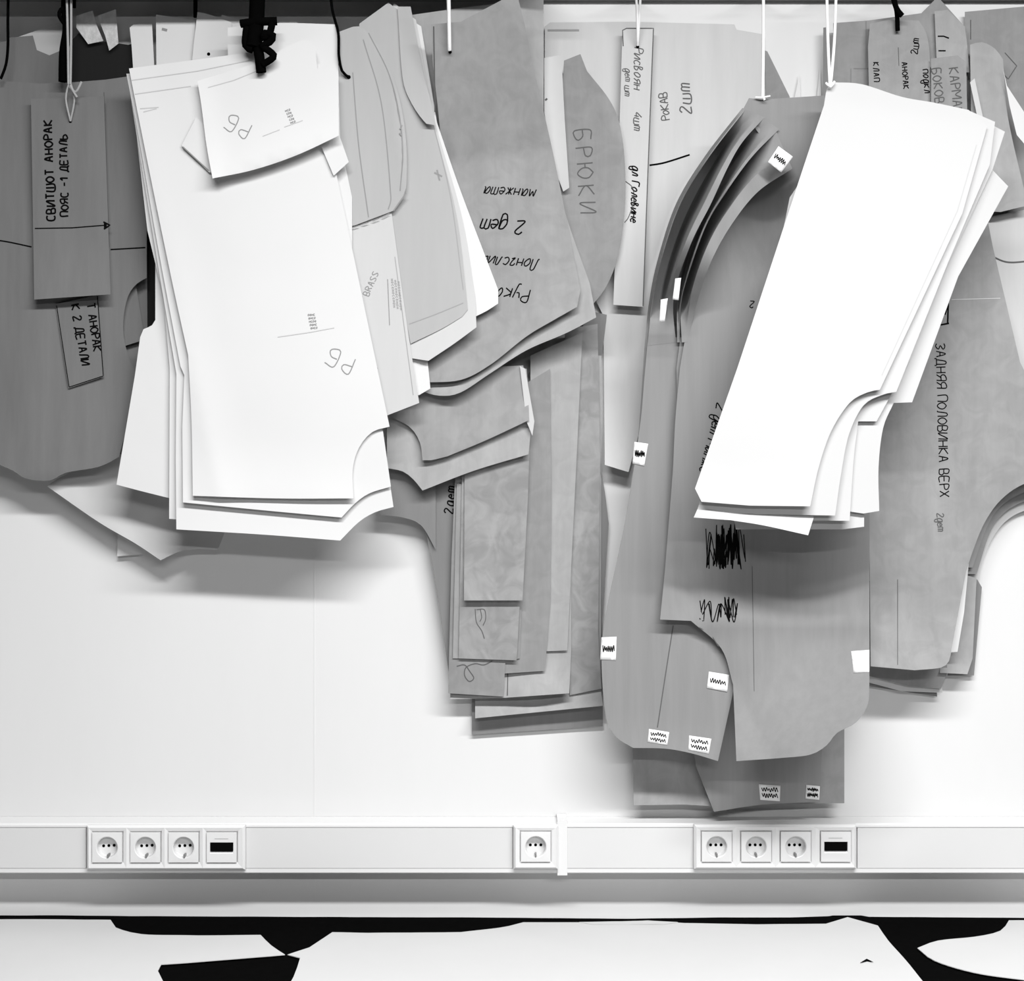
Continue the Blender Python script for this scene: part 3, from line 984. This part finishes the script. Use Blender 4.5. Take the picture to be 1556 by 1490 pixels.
# ------------------------------------------------------------------ curled board patterns
S('g6a', "960,1040 1110,1040 1110,1226 1040,1222 963,1223", 0.030, M_KRAFT, 'kraft sheet with a torn pale hem just above the trunking', terms=(('c', 963, 1225, 1110, 1225, 40, 0.010),))
S('g6c', "1130,1040 1283,1040 1283,1220 1130,1222", 0.036, M_KRAFT, 'square-cornered kraft sheet nearest the wall below the rounded board')
S('g6b', "1040,1040 1249,1040 1249,1130 1246,1218 ~1160,1222 1085,1233 1058,1165", 0.052, M_BOARD, 'board sheet with two stickers poking out below the rounded board')
sticker('g6b', "1153,1191 1186,1193 1185,1217 1155,1215", 'white sticker with two lines of writing', 2, seed=3)
sticker('g6b', "1225,1192 1257,1194 1256,1215 1224,1213".replace('1257', '1246').replace('1256', '1245'), 'white sticker with two lines of writing', 2, seed=4)


def roll(Vp, Wp, top, low, body, s0, s1, t0=0.34, t1=0.55):
    """curled margin: from the lit free edge V back into the deep gap at the fold line W"""
    def ex(f):
        n, m_ = 60, 22
        Vo = outline([(a, b, 0 < i < len(Vp) - 1) for i, (a, b) in enumerate(Vp)], 2.0, False)
        Wo = outline([(a, b, 0 < i < len(Wp) - 1) for i, (a, b) in enumerate(Wp)], 2.0, False)

        def at(L, t):
            s = t * (len(L) - 1)
            i = min(int(s), len(L) - 2)
            return L[i].lerp(L[i + 1], s - i)

        def sm(x):
            x = max(0.0, min(1.0, x))
            return x * x * (3 - 2 * x)
        verts, faces = [], []
        for side in (0, 1):
            for i in range(n + 1):
                t = i / n
                a, b = at(Vo, t), at(Wo, t)
                h = sm(t / t0) * (1 - sm((t - t1) / (0.95 - t1)))
                bt = 0.1275 + (body - 0.1275) * sm(t / 0.5)
                for j in range(m_ + 1):
                    s = j / m_
                    q = a.lerp(b, s)
                    g = 1 - max(0.0, min(1.0, (s - s0) / (s1 - s0))) ** 0.85 - 0.02 * (1 - s / max(s0, 1e-3)) * (s < s0)
                    dd = bt + h * ((low - bt) + (top - low) * g) + wob(q[0], q[1]) + (0.0006 if side == 0 else 0)
                    verts.append(unp(q[0], q[1], dd))
        k = (n + 1) * (m_ + 1)
        for i in range(n):
            for j in range(m_):
                a = i * (m_ + 1) + j
                faces.append((a, a + m_ + 1, a + m_ + 2, a + 1))
                faces.append((k + a, k + a + 1, k + a + m_ + 2, k + a + m_ + 1))
        for i in range(n):
            a = i * (m_ + 1)
            faces.append((a, k + a, k + a + m_ + 1, a + m_ + 1))
        return verts, faces
    return ex


V1 = [(1204, 256), (1152, 291), (1113, 339), (1083, 392), (1062, 450), (1044, 520)]
V2 = [(1184, 196), (1142, 239), (1104, 291), (1072, 345), (1042, 430), (1034, 470), (1033, 520)]
V3 = [(1162, 178), (1128, 216), (1106, 254), (1080, 310), (1050, 370), (1024, 450), (1027, 520)]
V4 = [(1134, 165), (1080, 235), (1035, 308), (1006, 392), (992, 460), (984, 530)]
W1 = [(1176, 192), (1136, 236), (1097, 289), (1064, 344), (1038, 420), (1034, 470), (1036, 520)]
W2 = [(1154, 175), (1121, 214), (1098, 254), (1072, 310), (1046, 370), (1030, 450), (1029, 520)]
W3 = [(1133, 166), (1078, 236), (1033, 310), (1004, 394), (992, 450), (984, 525)]
W4 = [(1128, 164), (1072, 236), (1028, 308), (1000, 392), (986, 460), (979, 530)]
M1 = [(1185, 235), (1136, 275), (1099, 325), (1070, 385), (1055, 450), (1040, 520)]


def rs(L):
    return ' '.join('%s%g,%g' % ('~', a, b) for a, b in L)


S('g4', "982,522 1010,515 1040,640 1000,720 968,690 ~973,620 979,530", 0.096, M_BOARD, 'rear board pattern whose curled margin forms the outermost dark roll', extra=roll(V4, W4, 0.200, 0.026, 0.096, 0.3, 1.0, 0.3))
S('g1', "1010,512 1040,512 1075,560 1150,700 1135,960 1117,1038 1091,1156 ~1050,1144 ~1010,1137 962,1136 ~936,1119 ~921,1090 ~914,1000 ~921,930 ~950,790 ~972,650 ~979,575 984,520",
  0.108, M_BOARD, 'board pattern with stickers along its rounded lower end', extra=roll(V3, W3, 0.232, 0.026, 0.108, 0.26, 0.6), terms=(('c', 962, 1140, 1091, 1156, 60, 0.008), ('b', 1140, 870, 120, 170, -0.028)))
ink('g1', ["1023,950 ~1012,1020 999,1105"], 1.5, M_INKG, 'drawn_line')
sticker('g1', "964,671 985,674 979,708 961,704", 'white sticker on the side edge, small dark line', 1, seed=5)
sticker('g1', "914,968 937,967 936,1003 912,1002", 'white sticker with a dark mark on the edge', 1, seed=6)
sticker('g1', "986,1107 1017,1112 1014,1132 984,1127", 'white sticker with two lines of writing', 2, seed=8)
sticker('g1', "1047,1117 1081,1122 1077,1145 1046,1139", 'white sticker with two lines of writing', 2, seed=9)
sticker('g1', "1004,455 1015,453 1010,488 1002,489", 'narrow white sticker on the curled edge', 0, f=lambda x, y: 0.178)
sticker('g1', "1077,1020 1108,1025 1105,1051 1074,1045", 'white sticker with one line of writing', 1, seed=11, lift=0.0012)
S('g3', "1034,512 1060,512 1120,600 1080,760 1030,690 1028,560", 0.116, M_BOARD, 'board pattern rolled between the sticker panel and the largest board', extra=roll(V2, W2, 0.232, 0.026, 0.116, 0.16, 0.6))
sticker('g3', "1026,423 1035,422 1031,456 1022,455", 'narrow grey sticker on the curled edge', 0, f=lambda x, y: 0.195)
S('g2', "1138,149 1160,151 1252,145 1322,400 1321,1040 ~1318,1072 ~1300,1098 ~1272,1113 ~1256,1132 ~1232,1146 ~1190,1151 1119,1156 1114,1040 ~1096,985 1050,943 1003,941 1010,870 ~1022,720 ~1026,640 1033,560 " + rs(M1[::-1]) + " 1160,212 1128,168",
  0.124, M_BOARD, 'largest board pattern, curled rounded hem, crossed-out black scribbles', extra=roll(V1, W1, 0.212, 0.026, 0.124, 0.42, 1.0),
  terms=(('c', 1119, 1206, 1340, 1096, 160, 0.135), ('c', 1003, 942, 1050, 943, 40, 0.006), ('c', 1072, 950, 1119, 1045, 60, -0.010), ('b', 1215, 880, 110, 150, -0.050), ('b', 1165, 330, 60, 70, -0.055)))
ink('g2', ["1062,953 ~1078,962 1092,982"], 1.3, M_INKG, 'drawn_line')
ink('g2', ["1143,860 1146,1050"], 0.9, M_INKG, 'fold_line')
ink('g2', text('2 дет Манже', 1090, 612, 105, 14, 1.6, 0.2), 1.8)
ink('g2', text('2', 1146, 458, 190, 10, 1.5), 1.5)
ink('g2', [scribble(1076, 795, 1130, 865, 40, 3), scribble(1090, 800, 1118, 860, 30, 4), scribble(1078, 830, 1105, 865, 16, 9)], 1.4, name='scribble')
ink('g2', [scribble(1062, 910, 1118, 945, 22, 5), scribble(1100, 905, 1118, 940, 10, 6)], 1.5, name='scribble')
sticker('g2', "1293,989 1321,987 1321,1021 1297,1022", 'blank white sticker at the side edge', 0)
sticker('g2', "1183,222 1205,238 1187,262 1167,246", 'white sticker with a dash on the rolled margin', 1, f=lambda x, y: 0.158 + wob(x, y) + max(0, 1205 - x) * 0.0006 + max(0, y - 222) * 0.0003, seed=12)
cord('hanging_string', [("1160,-26,.10 1160,60,.116 1159,147,.130", .0028), ("1148,148,.128 1159,148,.132 1170,146,.128", .0016), ("1159,146,.132 1162,152,.132", .0022)], M_STRING, 'white string tied to the curled board patterns')

# ------------------------------------------------------------------ bright white bundle
S('h5', "1200,300 1300,300 1345,600 ~1322,650 ~1314,700 1313,800 1280,804 1118,804 1110,760", 0.176, M_WHITE2, 'white sheet at the back of the bright bundle, long straight hem', terms=(('g', 1200, 450, 0, 0.08),))
S('h4', "1350,160 1508,258 1532,283 1456,420 1386,611 1358,612 ~1342,650 ~1335,710 1336,776 1312,780 1180,760 1250,300", 0.184, M_WHITE2, 'white sheet of the bright bundle with a sharp corner jutting out', terms=(('g', 1200, 450, 0, 0.08),))
S('h3', "1300,150 1500,186 1527,200 1508,258 1432,420 1384,545 1332,640 1304,640 ~1297,700 1291,791 1100,790 1200,300", 0.192, M_WHITE2, 'white sheet of the bright bundle with a stepped upper corner', terms=(('g', 1200, 450, 0, 0.08),))
S('h6', "1054,786 1064,764 1120,766 1240,775 1228,813 ~1160,798 1110,790", 0.200, M_WHITE2, 'loose white lower corner sheet of the bright bundle', terms=(('g', 1200, 450, 0, 0.08), ('c', 1110, 792, 1228, 815, 40, 0.012),))
S('h2', "1300,140 1470,167 1512,185 1504,250 1440,400 1362,595 ~1340,600 ~1312,616 ~1290,660 ~1278,720 1269,783 1150,781 1059,776 1150,500", 0.206, M_WHITE2, 'second white sheet of the bright bundle with a curved notch', terms=(('g', 1200, 450, 0, 0.08),))
S('h1', "1252,160 ~1257,134 1268,125 ~1310,128 ~1370,147 ~1420,156 1472,167 1500,192 1462,325 1337,592 ~1318,596 ~1291,612 ~1263,655 ~1244,710 1231,769 1140,768 1066,762 1056,742 1120,560 1222,250", 0.216, M_WHITE2,
  'topmost blank sheet of the bright bundle hanging by two white strings', terms=(('g', 1200, 450, 0, 0.08), ('c', 1252, 150, 1500, 190, 140, -0.003), ('c', 1066, 762, 1231, 769, 70, 0.006)))
ink('h1', ["1484,220 1455,320 1340,570"], 1.2, M_FAINT, 'fold_line')
cord('hanging_string', [("1256,-26,.10 1258,60,.15 1261,131,.190", .0026), ("1271,-26,.10 1268,60,.15 1262,131,.190", .0026), ("1255,126,.194 1262,132,.198 1268,124,.194", .0022)], M_STRING, 'pair of white strings holding the bright white bundle')

# ------------------------------------------------------------------ kraft patterns beside the bright bundle
S('kx', "1251,42 1258,41 1263,165 1250,165", 0.02, M_KRAFTD, 'thin dark sheet edge beside the pair of white strings')
S('kw1', "1207,150 1215,112 1217,165 1205,165", 0.006, M_WHITE, 'small white paper tip above the curled board patterns')
S('kw2', "1240,165 1246,100 1249,165", 0.006, M_WHITE, 'thin white paper tip next to the dark sheet edge')
S('k5', "1466,18 1600,6 1600,640 1470,420", 0.014, M_KRAFTQ, 'wide kraft sheet nearest the wall at the edge of the photo')
ink('k5', ["1527,80 1545,100 1532,120 1520,108", "1475,30 1475,60"], 1.4, M_INKG, 'drawn_line')
S('k1', "1266,35 1320,31 1400,20 1425,-5 1452,25 1470,45 1470,260 1266,260", 0.026, M_KRAFTQ, 'kraft sheet with a plain top edge behind the lettered pocket pieces')
ink('k1', ["1316,32 1316,104", "1297,104 1320,104", "1293,104 1293,150"], 1.6, M_KRAFTD, 'drawn_line')
S('k4', "1420,17 1440,15 1466,40 1470,70 1473,110 1424,110", 0.034, M_KRAFTP, 'narrow kraft piece with two dashes above the pocket pattern')
ink('k4', ["1425,55 1434,55 1442,58", "1426,77 1437,77"], 2.0, M_INK, 'pen_mark')
S('k2', "1322,36 1350,30 1396,31 ~1408,52 ~1413,90 1415,220 1322,220 1319,70", 0.042, M_KRAFT, 'kraft pocket piece with three rows of faint lettering')
ink('k2', text('КЛАП', 1327, 95, 88, 8, 4.0), 1.5, M_INK)
ink('k2', text('АНОРАК', 1370, 95, 86, 8, 3.0), 1.5, M_INK)
ink('k2', text('2шт', 1394, 82, -84, 10, 1.5), 1.5, M_INK)
ink('k2', ["1365,72 1366,100"], 1.0, M_INKG, 'drawn_line')
ink('k2', text('подкл', 1402, 106, 85, 10, 2.5), 1.6, M_INK)
S('k3', "1415,89 1455,84 1468,94 1472,280 1414,280", 0.050, M_KRAFT, 'kraft pocket pattern with two rows of bold lettering')
ink('k3', text('КАРМАН', 1442, 104, 84, 14, 2.6), 1.7, M_INKG)
ink('k3', text('БОКОВ', 1416, 105, 84, 13, 2.6), 1.7, M_INKG)
S('k6', "1474,68 ~1492,64 ~1512,74 1524,90 ~1532,180 1562,312 1520,322 1490,320 1476,200", 0.044, M_KRAFTP, 'kraft sheet with a rounded shoulder above a dark gap', terms=(('c', 1490, 325, 1562, 312, 80, 0.012),))
S('kw3', "1474,125 1481,119 1494,180 1486,182", 0.056, M_WHITE2, 'thin white strip edge above the bright bundle corner')
S('kw4', "1524,103 1530,130 1560,176 1562,225 1545,205 1534,160", 0.052, M_WHITE, 'narrow white fold at the edge of the photo')
S('k8', "1500,330 1600,310 1600,640 1548,560 1508,372", 0.030, M_KRAFTL, 'pale kraft piece with a curved seam at the edge of the photo')
ink('k8', ["1500,385 ~1530,398 1570,396"], 2.4, M_INKG, 'drawn_line')
S('k17', "1430,740 1600,720 1600,768 ~1556,776 ~1528,792 ~1508,818 ~1494,850 1486,884 1440,884", 0.010, M_GREYP, 'innermost pale layer of the stacked armhole curve')
S('k16', "1430,740 1600,710 1600,754 ~1556,762 ~1525,780 ~1504,810 1484,872 1440,872", 0.018, M_KRAFTQ, 'middle kraft layer of the stacked armhole curve')
S('k15', "1430,740 1600,700 1600,740 ~1556,748 ~1520,770 ~1499,802 1478,862 1440,862", 0.026, M_KRAFT, 'outer kraft layer of the stacked armhole curve')
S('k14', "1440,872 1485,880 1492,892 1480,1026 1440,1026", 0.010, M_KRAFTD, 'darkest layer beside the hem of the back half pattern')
S('k13', "1440,866 1484,878 1478,1000 1470,1024 1428,1022", 0.022, M_KRAFTP, 'kraft layer with a pale hem beside the back half pattern', terms=(('c', 1428, 1023, 1472, 1024, 20, 0.012),))
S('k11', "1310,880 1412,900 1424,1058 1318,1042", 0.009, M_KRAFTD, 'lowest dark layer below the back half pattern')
S('k10b', "1310,880 1420,900 1432,1052 1370,1050 1318,1036", 0.018, M_KRAFTL, 'thin pale layer edge below the back half pattern')
S('k10', "1310,880 1425,900 1440,1020 1430,1046 1380,1042 1318,1026", 0.026, M_KRAFTQ, 'kraft layer directly behind the hem of the back half pattern')
S('k12', "1430,845 1472,856 1465,930 1455,990 1430,992", 0.046, M_WHITE, 'white sliver along the side of the back half pattern')
S('k9', "1430,300 1500,330 1508,372 1550,550 1600,650 1600,725 ~1556,735 ~1521,759 ~1496,794 ~1479,835 1468,868 1446,985 ~1442,1004 ~1430,1014 1390,1018 1323,1012 1320,700 1330,500", 0.060, M_KRAFT,
  'large kraft back half pattern with lettering down its length and an armhole', terms=(('c', 1323, 1030, 1440, 1030, 110, 0.045),))
ink('k9', text('ЗАДНЯЯ ПОЛОВИНКА ВЕРХ', 1422, 522, 88.5, 14, 2.2), 1.6, M_INK)
ink('k9', text('2дет', 1424, 780, 88, 10, 1.5), 1.5, M_INKG)
ink('k9', ["1436,478 1441,460", "1441,462 1440,490", "1426,494 1442,491"], 2.4, M_INK, 'pen_mark')
ink('k9', ["1446,455 1520,453"], 1.2, M_KRAFTL, 'fold_line')
ink('k9', ["1364,880 1364,1010"], 1.0, M_INKG, 'fold_line')
cord('hanging_rope', [("1362,-26,.10 1360,0,.06 1363,22,.055 1364,47,.05", .0042), ("1356,-10,.062 1362,12,.066 1371,24,.064", .005)], M_CORD, 'short black cord holding the kraft pocket piece', 'cord')

GROUPS = {'a': 'dark kraft patterns by the grey string', 'b': 'sheets of the tied white bundle', 'c': 'tracing paper patterns', 'd': 'kraft sleeve patterns',
          'e': 'patterns hanging flat behind', 'f': 'kraft strips and collar pieces', 'g': 'curled board patterns', 'h': 'sheets of the bright white bundle', 'k': 'kraft patterns beside the bright bundle', 't': 'clear plastic scraps'}
for key, (o, f, th) in SHEETS.items():
    o['group'] = GROUPS['b' if key in ('flap', 'flap_b', 'tab') else key[0]]
for o in bpy.data.objects:
    if o.parent is None and 'category' in o:
        if o.name.startswith('socket_panel'):
            o['group'] = 'socket panels on the trunking'
        elif o.name.startswith('layout_sheet'):
            o['group'] = 'white sheets on the table'
        elif o.name.startswith('hanging_string'):
            o['group'] = 'light strings'
        elif o.name.startswith('hanging_rope'):
            o['group'] = 'black cords'

for o in bpy.data.objects:
    if '_o' in o:
        del o['_o']
